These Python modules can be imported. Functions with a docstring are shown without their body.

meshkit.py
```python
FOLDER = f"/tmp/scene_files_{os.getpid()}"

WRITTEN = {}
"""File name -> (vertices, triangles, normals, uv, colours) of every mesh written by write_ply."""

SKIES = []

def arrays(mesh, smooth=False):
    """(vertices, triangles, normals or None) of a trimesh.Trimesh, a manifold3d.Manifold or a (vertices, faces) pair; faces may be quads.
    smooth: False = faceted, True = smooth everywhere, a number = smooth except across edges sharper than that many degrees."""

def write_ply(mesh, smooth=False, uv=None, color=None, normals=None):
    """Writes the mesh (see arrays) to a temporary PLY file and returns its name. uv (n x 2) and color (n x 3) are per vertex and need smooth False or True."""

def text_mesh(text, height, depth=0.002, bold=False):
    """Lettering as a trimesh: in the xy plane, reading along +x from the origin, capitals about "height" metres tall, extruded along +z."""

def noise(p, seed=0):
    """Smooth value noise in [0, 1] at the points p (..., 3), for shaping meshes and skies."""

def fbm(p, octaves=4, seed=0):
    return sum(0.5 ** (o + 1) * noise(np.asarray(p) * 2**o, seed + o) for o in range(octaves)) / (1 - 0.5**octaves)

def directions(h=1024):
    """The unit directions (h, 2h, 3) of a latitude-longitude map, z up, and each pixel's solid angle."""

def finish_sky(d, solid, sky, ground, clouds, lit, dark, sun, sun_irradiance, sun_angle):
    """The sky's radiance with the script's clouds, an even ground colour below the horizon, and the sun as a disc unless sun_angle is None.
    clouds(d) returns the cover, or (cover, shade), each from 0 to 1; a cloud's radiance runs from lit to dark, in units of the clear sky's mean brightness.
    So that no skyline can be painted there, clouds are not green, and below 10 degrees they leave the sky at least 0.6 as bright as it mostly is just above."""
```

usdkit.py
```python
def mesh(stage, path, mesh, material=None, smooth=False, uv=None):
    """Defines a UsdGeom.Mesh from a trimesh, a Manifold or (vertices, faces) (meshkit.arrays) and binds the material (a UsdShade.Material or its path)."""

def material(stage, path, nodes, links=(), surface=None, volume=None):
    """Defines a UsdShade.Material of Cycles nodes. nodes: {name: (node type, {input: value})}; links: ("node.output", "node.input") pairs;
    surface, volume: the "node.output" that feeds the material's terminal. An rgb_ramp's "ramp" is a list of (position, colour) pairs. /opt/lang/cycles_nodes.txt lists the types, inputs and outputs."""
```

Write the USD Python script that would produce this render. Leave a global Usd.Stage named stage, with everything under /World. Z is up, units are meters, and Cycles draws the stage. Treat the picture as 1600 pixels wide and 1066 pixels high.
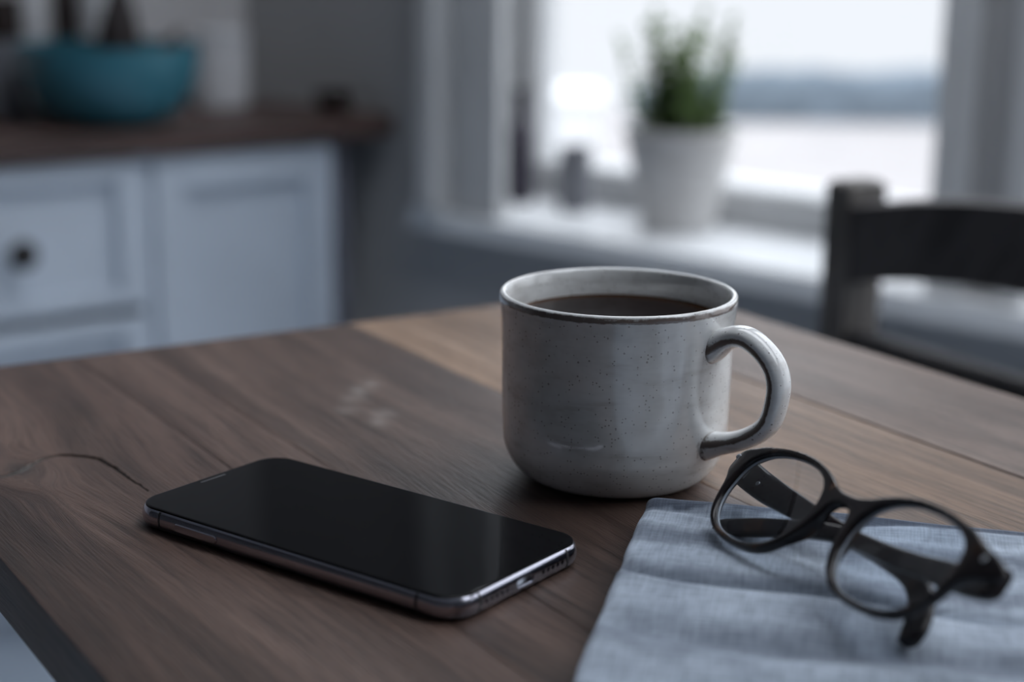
import math
import numpy as np
import trimesh
import manifold3d as m3
from scipy.interpolate import CubicSpline
from shapely.geometry import Polygon, box as sbox
from shapely.ops import unary_union
import meshkit
import usdkit
from pxr import Gf, Sdf, Usd, UsdGeom, UsdLux, UsdShade, Vt

stage = Usd.Stage.CreateInMemory()
UsdGeom.SetStageUpAxis(stage, "Z")
UsdGeom.SetStageMetersPerUnit(stage, 1.0)
UsdGeom.Xform.Define(stage, "/World")
UsdGeom.Scope.Define(stage, "/World/Looks")

# ------------------------------------------------------------------ camera, sky, exposure
T = 0.85                       # height of the table top
FPX, PITCH, ROLL, EYE = 2577.26, 0.243633, 0.013005, (0.0, 0.0, T + 0.200272)
cam = UsdGeom.Camera.Define(stage, "/World/camera")
cam.CreateHorizontalApertureAttr(36.0)
cam.CreateVerticalApertureAttr(36.0 * 1066 / 1600)
cam.CreateFocalLengthAttr(36.0 * FPX / 1600)
cam.CreateFStopAttr(5.0)
cam.CreateFocusDistanceAttr(0.565)
cam.CreateClippingRangeAttr(Gf.Vec2f(0.02, 2000))
cam.CreateExposureAttr(1.1)
_fw = np.array([0, math.cos(PITCH), -math.sin(PITCH)])
_r0 = np.array([1.0, 0, 0])
_u0 = np.cross(_r0, _fw)
_r = math.cos(ROLL) * _r0 + math.sin(ROLL) * _u0
_u = -math.sin(ROLL) * _r0 + math.cos(ROLL) * _u0
cam.AddTransformOp().Set(Gf.Matrix4d(*[float(x) for x in (*_r, 0, *_u, 0, *(-_fw), 0, *EYE, 1)]))

sky = UsdLux.DomeLight.Define(stage, "/World/overcast_sky")
sky.CreateIntensityAttr(1.0)
# an overcast sky, three times as bright overhead as at the horizon
_hz = np.array([0.44, 0.456, 0.482])
UsdShade.MaterialBindingAPI.Apply(sky.GetPrim()).Bind(usdkit.material(
    stage, "/World/Looks/overcast", {"d": ("texture_coordinate", {}), "s": ("separate_xyz", {}), "r": ("rgb_ramp", {"ramp": [(0.0, tuple(_hz)), (1.0, tuple(_hz * 3.0))]}),
                                     "b": ("background_shader", {"strength": 1.0})},
    [("d.generated", "s.vector"), ("s.z", "r.fac"), ("r.color", "b.color")], "b.background"))

# ------------------------------------------------------------------ helpers
_used = {}


def numbered(parent, name):
    k = _used.get((parent, name), 0)
    _used[(parent, name)] = k + 1
    return name if k == 0 else f"{name}_{k:03d}"


def key(p, label=None, cat=None, group=None, kind=None):
    p = p.GetPrim() if hasattr(p, "GetPrim") else p
    for k, v in (("label", label), ("category", cat), ("group", group), ("kind", kind)):
        if v:
            p.SetCustomDataByKey(k, v)
    return p


def thing(name, label=None, cat=None, loc=(0, 0, 0), rz=0.0, group=None, kind=None):
    x = UsdGeom.Xform.Define(stage, "/World/" + numbered("/World", name))
    x.AddTranslateOp().Set(Gf.Vec3d(*map(float, loc)))
    if rz:
        x.AddRotateZOp().Set(math.degrees(rz))
    return key(x, label, cat, group, kind)


def obj(name, mesh, mat, parent=None, smooth=30, prim=None, label=None, cat=None, group=None, kind=None):
    """One Mesh prim. prim: {primvar: function of the vertices}."""
    base = str(parent.GetPath()) if parent is not None else "/World"
    path = f"{base}/{numbered(base, name)}"
    v, f, n = meshkit.arrays(mesh, smooth)
    m = UsdGeom.Mesh.Define(stage, path)
    m.CreatePointsAttr(Vt.Vec3fArray.FromNumpy(v.astype(np.float32)))
    m.CreateFaceVertexCountsAttr(Vt.IntArray.FromNumpy(np.full(len(f), 3, np.int32)))
    m.CreateFaceVertexIndicesAttr(Vt.IntArray.FromNumpy(f.astype(np.int32).ravel()))
    m.CreateSubdivisionSchemeAttr("none")
    if n is not None:
        m.CreateNormalsAttr(Vt.Vec3fArray.FromNumpy(n.astype(np.float32)))
        m.SetNormalsInterpolation("vertex")
    for k, fn in (prim or {}).items():
        a = np.asarray(fn(v), np.float32)
        api = UsdGeom.PrimvarsAPI(m)
        if a.ndim == 1:
            api.CreatePrimvar(k, Sdf.ValueTypeNames.FloatArray, "vertex").Set(Vt.FloatArray.FromNumpy(a))
        else:
            api.CreatePrimvar(k, Sdf.ValueTypeNames.Color3fArray, "vertex").Set(Vt.Vec3fArray.FromNumpy(a))
    UsdShade.MaterialBindingAPI.Apply(m.GetPrim()).Bind(mat)
    return key(m, label, cat, group, kind)


def MT(name, nodes, links=(), surface="p.BSDF"):
    return usdkit.material(stage, "/World/Looks/" + name, nodes, links, surface)


def tm(v, f):
    return trimesh.Trimesh(np.asarray(v, float), np.asarray(f), process=False)


def m2t(man):
    m = man.to_mesh()
    return trimesh.Trimesh(np.array(m.vert_properties[:, :3], float), np.array(m.tri_verts), process=False)


def t2m(t):
    return m3.Manifold(m3.Mesh(np.asarray(t.vertices, np.float32), np.asarray(t.faces, np.uint32)))


def hull(pts):
    return trimesh.convex.convex_hull(np.asarray(pts, float))


def rbox(x0, x1, y0, y1, z0, z1, r=0.002, axes=None):
    """A box with chamfered edges; axes = (ex, ey) puts x and y along plan directions."""
    r = min(r, (x1 - x0) / 2.01, (y1 - y0) / 2.01, (z1 - z0) / 2.01)
    P = []
    for sx in (0, 1):
        for sy in (0, 1):
            for sz in (0, 1):
                c = np.array([x1 if sx else x0, y1 if sy else y0, z1 if sz else z0])
                s = np.array([-1 if sx else 1, -1 if sy else 1, -1 if sz else 1]) * r
                for k in range(3):
                    q = c + s
                    q[k] = c[k]
                    P.append(q)
                P.append(c + s * 0.42)
    m = hull(P)
    return place(m, axes) if axes is not None else m


def place(m, axes):
    m = m.copy()
    v = m.vertices
    ex, ey = np.asarray(axes[0], float), np.asarray(axes[1], float)
    m.vertices = v[:, :1] * ex + v[:, 1:2] * ey + v[:, 2:3] * np.array([0, 0, 1.0])
    if np.cross(ex, ey)[2] < 0:
        m.invert()
    return m


def lathe(profile, n=96, center=(0, 0, 0)):
    """Profile of (r, z), going round; ends on the axis are closed."""
    pr = np.asarray(profile, float)
    th = np.arange(n) * 2 * np.pi / n
    V, F, rings = [], [], []
    for r, z in pr:
        if r < 1e-9:
            rings.append([len(V)])
            V.append((0, 0, z))
        else:
            rings.append(list(range(len(V), len(V) + n)))
            V += [(r * math.cos(t), r * math.sin(t), z) for t in th]
    for a, b in zip(rings[:-1], rings[1:]):
        for i in range(n):
            j = (i + 1) % n
            if len(a) == 1 and len(b) == 1:
                continue
            if len(a) == 1:
                F.append((a[0], b[j], b[i]))
            elif len(b) == 1:
                F.append((a[i], a[j], b[0]))
            else:
                F += [(a[i], a[j], b[j]), (a[i], b[j], b[i])]
    m = tm(np.array(V) + np.asarray(center, float), F)
    if m.volume < 0:
        m.invert()
    return m


def spline(pts, n):
    p = np.asarray(pts, float)
    d = np.r_[0, np.cumsum(np.linalg.norm(np.diff(p, axis=0), axis=1))]
    return CubicSpline(d, p)(np.linspace(0, d[-1], n))


def sweep(path, side, half_w, half_t, k=20, power=2.0):
    """A superelliptic section swept along the path; side (n,3) or (3,): width direction; half sizes per point."""
    p = np.asarray(path, float)
    n = len(p)
    t = np.gradient(p, axis=0)
    t /= np.linalg.norm(t, axis=1, keepdims=True)
    s = np.broadcast_to(np.asarray(side, float), (n, 3))
    s = s - (s * t).sum(1, keepdims=True) * t
    s /= np.linalg.norm(s, axis=1, keepdims=True)
    b = np.cross(t, s)
    a = np.arange(k) * 2 * np.pi / k
    ca = np.sign(np.cos(a)) * np.abs(np.cos(a)) ** (2 / power)
    sa = np.sign(np.sin(a)) * np.abs(np.sin(a)) ** (2 / power)
    hw, ht = np.broadcast_to(half_w, (n,)), np.broadcast_to(half_t, (n,))
    V = (p[:, None] + ca[None, :, None] * hw[:, None, None] * s[:, None] + sa[None, :, None] * ht[:, None, None] * b[:, None]).reshape(-1, 3)
    F = []
    for i in range(n - 1):
        for j in range(k):
            q = (j + 1) % k
            F += [(i * k + j, i * k + q, (i + 1) * k + q), (i * k + j, (i + 1) * k + q, (i + 1) * k + j)]
    V = np.vstack([V, p[0], p[-1]])
    for j in range(k):
        q = (j + 1) % k
        F += [(n * k, q, j), (n * k + 1, (n - 1) * k + j, (n - 1) * k + q)]
    m = tm(V, F)
    if m.volume < 0:
        m.invert()
    return m


def prism(poly, z0, z1):
    """A vertical prism on a plan polygon (list of xy)."""
    cs = m3.CrossSection([np.asarray(poly, float)], m3.FillRule.Positive if Polygon(poly).exterior.is_ccw else m3.FillRule.Negative)
    return m2t(m3.Manifold.extrude(cs, z1 - z0).translate((0, 0, z0)))


def cat_(*ms):
    return trimesh.util.concatenate(list(ms))


def move(m, xyz=(0, 0, 0), rz=0.0, ry=0.0, rx=0.0):
    m = m.copy()
    R = trimesh.transformations.euler_matrix(rx, ry, rz)
    m.apply_transform(R)
    m.apply_translation(xyz)
    return m


# ------------------------------------------------------------------ plan directions
def az(d):
    a = math.radians(d)
    return np.array([math.sin(a), math.cos(a), 0.0])


AW, NW = az(-47.5), az(42.5)          # along the window wall (to the far corner) and out through it
BW, NB = az(51.5), az(-38.5)          # along the sideboard wall (to the far corner) and out through it
TA_ = 0.56047
DA, DB = np.array([-math.sin(TA_), math.cos(TA_), 0]), np.array([math.cos(TA_), math.sin(TA_), 0])  # table: along and across the boards
WN, SN = 1.85, 2.60                   # distances of the two walls


def W(t, n):
    return (AW * t + NW * n)[:2]


def Bp(t, n):
    return (BW * t + NB * n)[:2]


# ------------------------------------------------------------------ materials
def paint(name, col, rough=0.55, var=0.06, scale=9.0, bump=0.0, bscale=160.0, spec=0.4):
    lo, hi = [c * (1 - var) for c in col], [min(1, c * (1 + var)) for c in col]
    nodes = {"g": ("geometry", {}), "n": ("noise_texture", {"scale": scale, "detail": 4.0, "roughness": 0.6}),
             "r": ("rgb_ramp", {"ramp": [(0.3, lo), (0.7, hi)]}), "p": ("principled_bsdf", {"roughness": rough, "specular_ior_level": spec})}
    links = [("g.position", "n.vector"), ("n.fac", "r.fac"), ("r.color", "p.base_color")]
    if bump:
        nodes["n2"] = ("noise_texture", {"scale": bscale, "detail": 3.0})
        nodes["b"] = ("bump", {"strength": bump, "distance": 0.002})
        links += [("g.position", "n2.vector"), ("n2.fac", "b.height"), ("b.normal", "p.normal")]
    return MT(name, nodes, links)


def board_wood(name, dark, mid, light, rough=0.42, wear_shade=True, freq=24.0):
    """Long-grained wood; the primvar "grain" holds metres along the grain, across it (bent round knots) and a seed."""
    nodes = {"a": ("attribute", {"attribute": "grain"}),
             "w": ("attribute", {"attribute": "wear_shade"}),
             "m1": ("mapping", {"scale": (2.2, 1.0, 7.0)}), "s1": ("mapping", {"scale": (1.0, freq, 1.0)}),
             "n1": ("noise_texture", {"scale": 1.0, "detail": 6.0, "roughness": 0.62, "distortion": 0.5}),
             "m2": ("mapping", {"scale": (14.0, 330.0, 11.0)}), "n2": ("noise_texture", {"scale": 1.0, "detail": 4.0, "roughness": 0.65}),
             "m3": ("mapping", {"scale": (5.0, 11.0, 3.0)}), "n3": ("noise_texture", {"scale": 1.0, "detail": 3.0, "roughness": 0.55}),
             "m5": ("mapping", {"scale": (5.0, 85.0, 9.0)}), "n5": ("noise_texture", {"scale": 1.0, "detail": 3.0, "roughness": 0.55, "distortion": 0.6}),
             "r5": ("rgb_ramp", {"ramp": [(0.34, (0.50, 0.47, 0.46)), (0.47, (1, 1, 1)), (0.70, (1.12, 1.12, 1.12))]}), "x5": ("mix", {"mix_type": "multiply", "fac": 0.85}),
             "m4": ("mapping", {"scale": (60.0, 1300.0, 5.0)}), "n4": ("noise_texture", {"scale": 1.0, "detail": 2.0, "roughness": 0.6}),
             "r1": ("rgb_ramp", {"ramp": [(0.34, dark), (0.5, mid), (0.67, light)]}),
             "r2": ("rgb_ramp", {"ramp": [(0.32, (0.45, 0.43, 0.42)), (0.5, (1, 1, 1)), (0.75, (1.15, 1.15, 1.15))]}),
             "r3": ("rgb_ramp", {"ramp": [(0.3, (0.68, 0.67, 0.67)), (0.7, (1.25, 1.25, 1.25))]}),
             "r4": ("rgb_ramp", {"ramp": [(0.36, (0.5, 0.48, 0.47)), (0.46, (1, 1, 1))]}),
             "x2": ("mix", {"mix_type": "multiply", "fac": 0.9}), "x3": ("mix", {"mix_type": "multiply", "fac": 1.0}),
             "x4": ("mix", {"mix_type": "multiply", "fac": 0.7}),
             "sw": ("separate_xyz", {}),
             "xk": ("mix", {"mix_type": "mix", "color2": (0.022, 0.016, 0.013)}),
             "xs": ("mix", {"mix_type": "mix", "color2": (0.42, 0.38, 0.35)}),
             "rr": ("map_range", {"from_min": 0.3, "from_max": 0.7, "to_min": rough - 0.06, "to_max": rough + 0.12}),
             "hs": ("math", {"math_type": "multiply_add", "value2": 0.55}),
             "b": ("bump", {"strength": 0.55, "distance": 0.0007}),
             "p": ("principled_bsdf", {"specular_ior_level": 0.5})}
    links = [("a.vector", "m1.vector"), ("m1.vector", "s1.vector"), ("s1.vector", "n1.vector"),
             ("a.vector", "m2.vector"), ("m2.vector", "n2.vector"), ("a.vector", "m3.vector"), ("m3.vector", "n3.vector"),
             ("a.vector", "m4.vector"), ("m4.vector", "n4.vector"),
             ("n1.fac", "r1.fac"), ("n2.fac", "r2.fac"), ("n3.fac", "r3.fac"), ("n4.fac", "r4.fac"),
             ("r1.color", "x2.color1"), ("r2.color", "x2.color2"), ("x2.color", "x3.color1"), ("r3.color", "x3.color2"),
             ("a.vector", "m5.vector"), ("m5.vector", "n5.vector"), ("n5.fac", "r5.fac"), ("x3.color", "x5.color1"), ("r5.color", "x5.color2"), ("x5.color", "x4.color1"), ("r4.color", "x4.color2"),
             ("w.vector", "sw.vector"), ("x4.color", "xk.color1"), ("sw.x", "xk.fac"), ("xk.color", "xs.color1"), ("sw.y", "xs.fac"),
             ("xs.color", "p.base_color"), ("n3.fac", "rr.value"), ("rr.result", "p.roughness"),
             ("n2.fac", "hs.value1"), ("n4.fac", "hs.value3"), ("hs.value", "b.height"), ("b.normal", "p.normal")]
    return MT(name, nodes, links)


def plain(name, col, rough=0.4, metal=0.0, **kw):
    return MT(name, {"p": ("principled_bsdf", {"base_color": col, "roughness": rough, "metallic": metal, **kw})})


def pane(name, tint=(0.985, 0.99, 0.995), ior=1.45):
    return MT(name, {"t": ("transparent_bsdf", {"color": tint}), "g": ("glossy_bsdf", {"color": (1, 1, 1), "roughness": 0.0}),
                     "f": ("fresnel", {"IOR": ior}), "ge": ("geometry", {}), "i": ("math", {"math_type": "subtract", "value1": 1.0}), "m": ("math", {"math_type": "multiply"}), "x": ("mix_closure", {})},
              [("ge.backfacing", "i.value2"), ("f.fac", "m.value1"), ("i.value", "m.value2"), ("m.value", "x.fac"), ("t.BSDF", "x.closure1"), ("g.BSDF", "x.closure2")], "x.closure")


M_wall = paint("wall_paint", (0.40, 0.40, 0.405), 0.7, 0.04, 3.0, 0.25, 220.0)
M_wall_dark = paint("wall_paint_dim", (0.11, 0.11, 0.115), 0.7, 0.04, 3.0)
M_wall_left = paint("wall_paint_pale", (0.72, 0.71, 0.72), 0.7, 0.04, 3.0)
M_ceil = paint("ceiling_paint", (0.5, 0.5, 0.5), 0.8, 0.03)
M_floor = paint("floor_boards_paint", (0.36, 0.42, 0.50), 0.45, 0.10, 6.0)
M_trim = paint("trim_paint", (0.50, 0.51, 0.52), 0.45, 0.05, 12.0)
M_sill = paint("sill_paint", (0.74, 0.76, 0.78), 0.35, 0.05, 10.0)
M_cab = paint("cabinet_paint", (0.56, 0.63, 0.72), 0.5, 0.05, 7.0)
M_cab_end = paint("cabinet_end_dark", (0.15, 0.155, 0.19), 0.5, 0.05, 7.0)
M_glass = pane("window_glass")
M_lens = pane("spectacle_glass", (0.93, 0.95, 0.97), 1.5)
M_black = plain("black_recess", (0.01, 0.01, 0.011), 0.6)

# ------------------------------------------------------------------ room shell
FLOOR, CEIL = 0.0, 2.55
ZS = T - 0.231                                  # top of the window sill
ZH = 2.44                                       # window head
TC = 2.339                                      # far corner, along the window wall
T1a, T1b = 0.983, 1.710                         # first window opening (front of the reveal)
T2a, T2b = -0.95, 0.850                         # second window opening, out of view, to light from the right
T3a, T3b = -2.75, -1.15                         # glazed garden doors further along, unseen, added to let in light
C0 = W(TC, WN)
C1 = W(-2.85, WN)
C3 = Bp(-2.3, SN)
C2 = np.array([1.0, -2.6])
RW = (-2.65, 1.45, 0.80, 1.76)                   # roof window over the garden side, unseen, added to brighten the room
OUT = 2.12                                      # outer face of the window wall


def shell():
    plan = [C0, C3, C2, C1]
    lo = [W(TC + .45, OUT), W(-3.2, OUT), C1 + (.12, -.12), C2 + (0.05, -0.16), C2 + (-.1, -.1), C3 + (-.12, -.1), C3 + NB[:2] * .12, C0 + NB[:2] * .2]
    obj("floor", prism(lo, -0.12, FLOOR), M_floor, smooth=False, kind="structure")
    hole = rbox(RW[0], RW[1], RW[2], RW[3], CEIL - .1, CEIL + .3, .0005, (AW, NW))
    obj("ceiling", m2t(t2m(prism(lo, CEIL, CEIL + 0.1)) - t2m(hole)), M_ceil, smooth=False, kind="structure")
    # window wall: solid pieces round two openings, reveals splayed outwards
    left = prism([W(TC + .3, WN), W(T1b, WN), W(1.905, 2.05), W(1.905, OUT), W(TC + .3, OUT)], FLOOR, CEIL)
    mid = prism([W(T1a, WN), W(T2b, WN), W(0.86, 2.05), W(0.86, OUT), W(0.965, OUT), W(0.965, 2.05)], FLOOR, CEIL)
    right = prism([W(T2a, WN), W(T3b, WN), W(T3b, OUT), W(T2a - .06, OUT), W(T2a - .06, 2.05)], FLOOR, CEIL)
    end = prism([W(T3a, WN), W(-3.2, WN), W(-3.2, OUT), W(T3a, OUT)], FLOOR, CEIL)
    under = prism([W(TC, WN), W(T3b, WN), W(T3b, OUT), W(TC, OUT)], FLOOR, ZS - 0.03)
    over = prism([W(TC, WN), W(-3.2, WN), W(-3.2, OUT), W(TC, OUT)], ZH, CEIL)
    u = m3.Manifold.batch_boolean([t2m(x) for x in (left, mid, right, end, under, over)], m3.OpType.Add)
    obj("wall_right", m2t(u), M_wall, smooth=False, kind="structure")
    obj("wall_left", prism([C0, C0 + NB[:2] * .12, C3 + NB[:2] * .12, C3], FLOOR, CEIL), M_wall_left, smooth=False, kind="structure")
    d = (C2 - C3) / np.linalg.norm(C2 - C3)
    n = np.array([d[1], -d[0]])
    n = n if n @ (C2 - np.array([0, 0.5])) > 0 else -n
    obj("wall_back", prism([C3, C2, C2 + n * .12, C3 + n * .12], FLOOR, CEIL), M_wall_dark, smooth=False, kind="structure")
    d = (C1 - C2) / np.linalg.norm(C1 - C2)
    n = np.array([d[1], -d[0]])
    n = n if n @ (C1 - np.array([0, 0.5])) > 0 else -n
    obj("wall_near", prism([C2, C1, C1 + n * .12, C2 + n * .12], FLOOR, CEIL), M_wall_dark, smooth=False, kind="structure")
    obj("baseboard_right", rbox(T3b, 2.3, WN - .018, WN, 0.0, 0.12, .004, (AW, NW)), M_trim, smooth=False, kind="structure")


def window(k, ta, tb, fa, fb, casing, mullions=()):
    """Opening ta..tb at the wall face, frame fa..fb at its outer edge."""
    ax = (AW, NW)
    w = thing(f"window_{k}", kind="structure")
    n0, n1 = 2.05, 2.10
    z0 = ZS
    for a, b in casing:
        obj("casing", rbox(a, b, WN - .022, WN, ZS - .001, ZH + .09, .003, ax), M_trim, w, False)
    obj("head_casing", rbox(ta - .0, tb + .0, WN - .022, WN, ZH - .01, ZH + .09, .003, ax), M_trim, w, False)
    obj("frame_jamb", rbox(fb - .03, fb, n0 - .01, OUT, z0, ZH, .003, ax), M_trim, w, False)
    obj("frame_jamb", rbox(fa, fa + .03, n0 - .01, OUT, z0, ZH, .003, ax), M_trim, w, False)
    a, b = fa + .03, fb - .03
    obj("sash_stile", rbox(b - .048, b, n0, n1, z0 + .003, ZH - .02, .005, ax), M_trim, w, False)
    obj("sash_stile", rbox(a, a + .048, n0, n1, z0 + .003, ZH - .02, .005, ax), M_trim, w, False)
    obj("bottom_rail", hull([np.r_[W(t, n), z] for t in (a + .048, b - .048) for n, z in ((n0, z0 + .002), (n1, z0 + .002), (n0, z0 + .054), (n0 + .006, z0 + .060), (n1, z0 + .066))]), M_trim, w, False)
    obj("top_rail", rbox(a + .048, b - .048, n0, n1, ZH - .075, ZH - .02, .005, ax), M_trim, w, False)
    edges = [a + .048, *mullions, b - .048]
    for t in mullions:
        obj("mullion", rbox(t - .024, t + .024, n0, n1, z0 + .06, ZH - .075, .004, ax), M_trim, w, False)
    for i in range(len(edges) - 1):
        p, q = edges[i] + (.024 if i else 0), edges[i + 1] - (.024 if i + 2 < len(edges) else 0)
        obj("pane", rbox(p - .004, q + .004, n0 + .024, n0 + .028, z0 + .056, ZH - .072, .0005, ax), M_glass, w, False)
    obj("outer_ledge", hull([np.r_[W(t, n), z] for t in (fa - .03, fb + .03) for n, z in ((OUT - .015, z0 + .045), (OUT + .20, z0 + .030), (OUT + .20, z0 - .02), (OUT - .015, z0 - .02))]), M_sill, w, False)
    return w


shell()
window(1, T1a, T1b, 0.965, 1.905, [(T1b, T1b + .080), (T1a - .046, T1a)])
w1 = stage.GetPrimAtPath("/World/window_1")
obj("backband", rbox(1.818, 1.852, WN - .056, WN, ZS + .001, ZH + .09, .003, (AW, NW)), M_trim, w1, False)
obj("casing_groove", rbox(T1b + .080, 1.818, WN - .014, WN, ZS, ZH + .09, .002, (AW, NW)), M_trim, w1, False)
window(2, T2a, T2b, T2a - .06, 0.86, [(T2b - .0, T2b + .036), (T2a - .1, T2a)], (-0.05,))
dr = thing("door_1", kind="structure")
_e = np.linspace(T3a, T3b, 4)
for t in _e:
    obj("stile", rbox(max(T3a, t - .045), min(T3b, t + .045), 2.0, 2.06, .005, ZH, .004, (AW, NW)), M_trim, dr, False)
for p, q in zip(_e[:-1], _e[1:]):
    obj("bottom_rail", rbox(p + .045, q - .045, 2.0, 2.06, .005, .14, .004, (AW, NW)), M_trim, dr, False)
    obj("top_rail", rbox(p + .045, q - .045, 2.0, 2.06, ZH - .09, ZH, .004, (AW, NW)), M_trim, dr, False)
    obj("pane", rbox(p + .043, q - .043, 2.028, 2.032, .138, ZH - .088, .0005, (AW, NW)), M_glass, dr, False)
rw = thing("window_3", kind="structure")
for t0_, t1_, m0_, m1_ in ((RW[0], RW[0] + .05, RW[2], RW[3]), (RW[1] - .05, RW[1], RW[2], RW[3]), (RW[0] + .05, RW[1] - .05, RW[2], RW[2] + .05), (RW[0] + .05, RW[1] - .05, RW[3] - .05, RW[3])):
    obj("frame", rbox(t0_ + .001, t1_ - .001, m0_ + .001, m1_ - .001, CEIL + .005, CEIL + .12, .003, (AW, NW)), M_trim, rw, False)
for t in (-1.62, -.60, .42):
    obj("mullion", rbox(t - .025, t + .025, RW[2] + .05, RW[3] - .05, CEIL + .04, CEIL + .12, .003, (AW, NW)), M_trim, rw, False)
for p, q in ((RW[0] + .049, -1.644), (-1.596, -.624), (-.576, .396), (.444, RW[1] - .049)):
    obj("pane", rbox(p, q, RW[2] + .049, RW[3] - .049, CEIL + .08, CEIL + .084, .0005, (AW, NW)), M_glass, rw, False)
# one long sill board through both openings, in front of and between the windows
sill_plan = [W(1.885, 1.81), W(T2a - .06, 1.81), W(T2a - .06, WN), W(T2a, WN), W(T2a - .06, 2.05), W(.86, 2.05), W(T2b, WN), W(T1a, WN), W(.965, 2.05), W(1.905, 2.05), W(T1b, WN), W(1.885, WN)]
obj("window_sill", prism(sill_plan, ZS - .03, ZS), M_sill, smooth=False, kind="structure")

# ------------------------------------------------------------------ outdoors
GZ = T - 2.55
M_field = paint("pale_field", (0.27, 0.26, 0.26), 0.95, 0.12, 0.35, 0, spec=0.1)
M_hedge = paint("bluish_hedge", (0.115, 0.142, 0.170), 0.95, 0.18, 2.2, 0, spec=0.1)
M_patch = paint("white_patch_paint", (0.60, 0.61, 0.62), 0.5, 0.03)
gx = [(-40, 2.6), (60, 2.6), (60, 27.5), (-40, 27.5)]
field = prism([np.array([-40, -40]), np.array([62, -40]), np.array([62, 27.2]), np.array([-40, 27.2])], GZ - .4, GZ)
obj("ground", field, M_field, smooth=False, kind="structure")


def hedge():
    nx, ny = 260, 14
    xs = np.linspace(1.75, 40, nx)
    prof = [(-.40, 0), (-.42, .2), (-.41, .45), (-.38, .62), (-.28, .72), (-.1, .76), (.1, .76), (.28, .72), (.38, .62), (.42, .4), (.42, .2), (.40, 0)]
    V = []
    for x in xs:
        end = min(1.0, 0.55 + 0.45 * min(1, (x - xs[0]) / 1.2))
        for y, z in prof:
            q = np.array([x, 25.4 + y, GZ + z * end])
            nz = meshkit.fbm(q * 3.1, 3, 5) - .5
            V.append(q + np.array([0, .18 * nz, .16 * nz if z > .3 else 0]))
    k = len(prof)
    F = []
    for i in range(nx - 1):
        for j in range(k - 1):
            F += [(i * k + j, (i + 1) * k + j, (i + 1) * k + j + 1), (i * k + j, (i + 1) * k + j + 1, i * k + j + 1)]
    for i in (0, nx - 1):
        for j in range(1, k - 1):
            F.append((i * k, i * k + j, i * k + j + 1))
    m = tm(V, F)
    if m.volume < 0:
        m.invert()
    return m


obj("hedge", hedge(), M_hedge, smooth=60, label="low blue-grey hedge along the far side of the pale field outside the window", cat="hedge")
hv = thing("white_patch_box", "white box added for the bright patch outside the window, left of the plant", "white_patch_box", (0.685, 20.3, GZ))  # made-up box standing in for bright white ground outside
for i, (z0, z1, r) in enumerate(((.12, .45, .33), (.46, .76, .33))):
    obj("box", rbox(-r, r, -r, r, z0, z1, .012), M_patch, hv, False)
obj("roof", hull([(sx * .37, sy * .37, .765) for sx in (-1, 1) for sy in (-1, 1)] + [(sx * .37, sy * .37, .83) for sx in (-1, 1) for sy in (-1, 1)] + [(sx * .33, 0, .93) for sx in (-1, 1)]), M_patch, hv, False)
for sx in (-1, 1):
    for sy in (-1, 1):
        obj("leg", rbox(sx * .27 - .04, sx * .27 + .04, sy * .27 - .04, sy * .27 + .04, 0, .125, .006), M_patch, hv, False)

# ------------------------------------------------------------------ sideboard along the left wall
ZC = T - .124                                   # underside of the worktop
ZT = T - .092                                   # top of the worktop
CF = 2.26                                       # plane of the cabinet fronts
BX = (BW, NB)
M_knob = plain("dark_knob", (0.012, 0.011, 0.011), 0.5)


def tend(n):
    return (1.85 - .002 - n * float(NB @ NW)) / float(BW @ NW)


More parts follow.
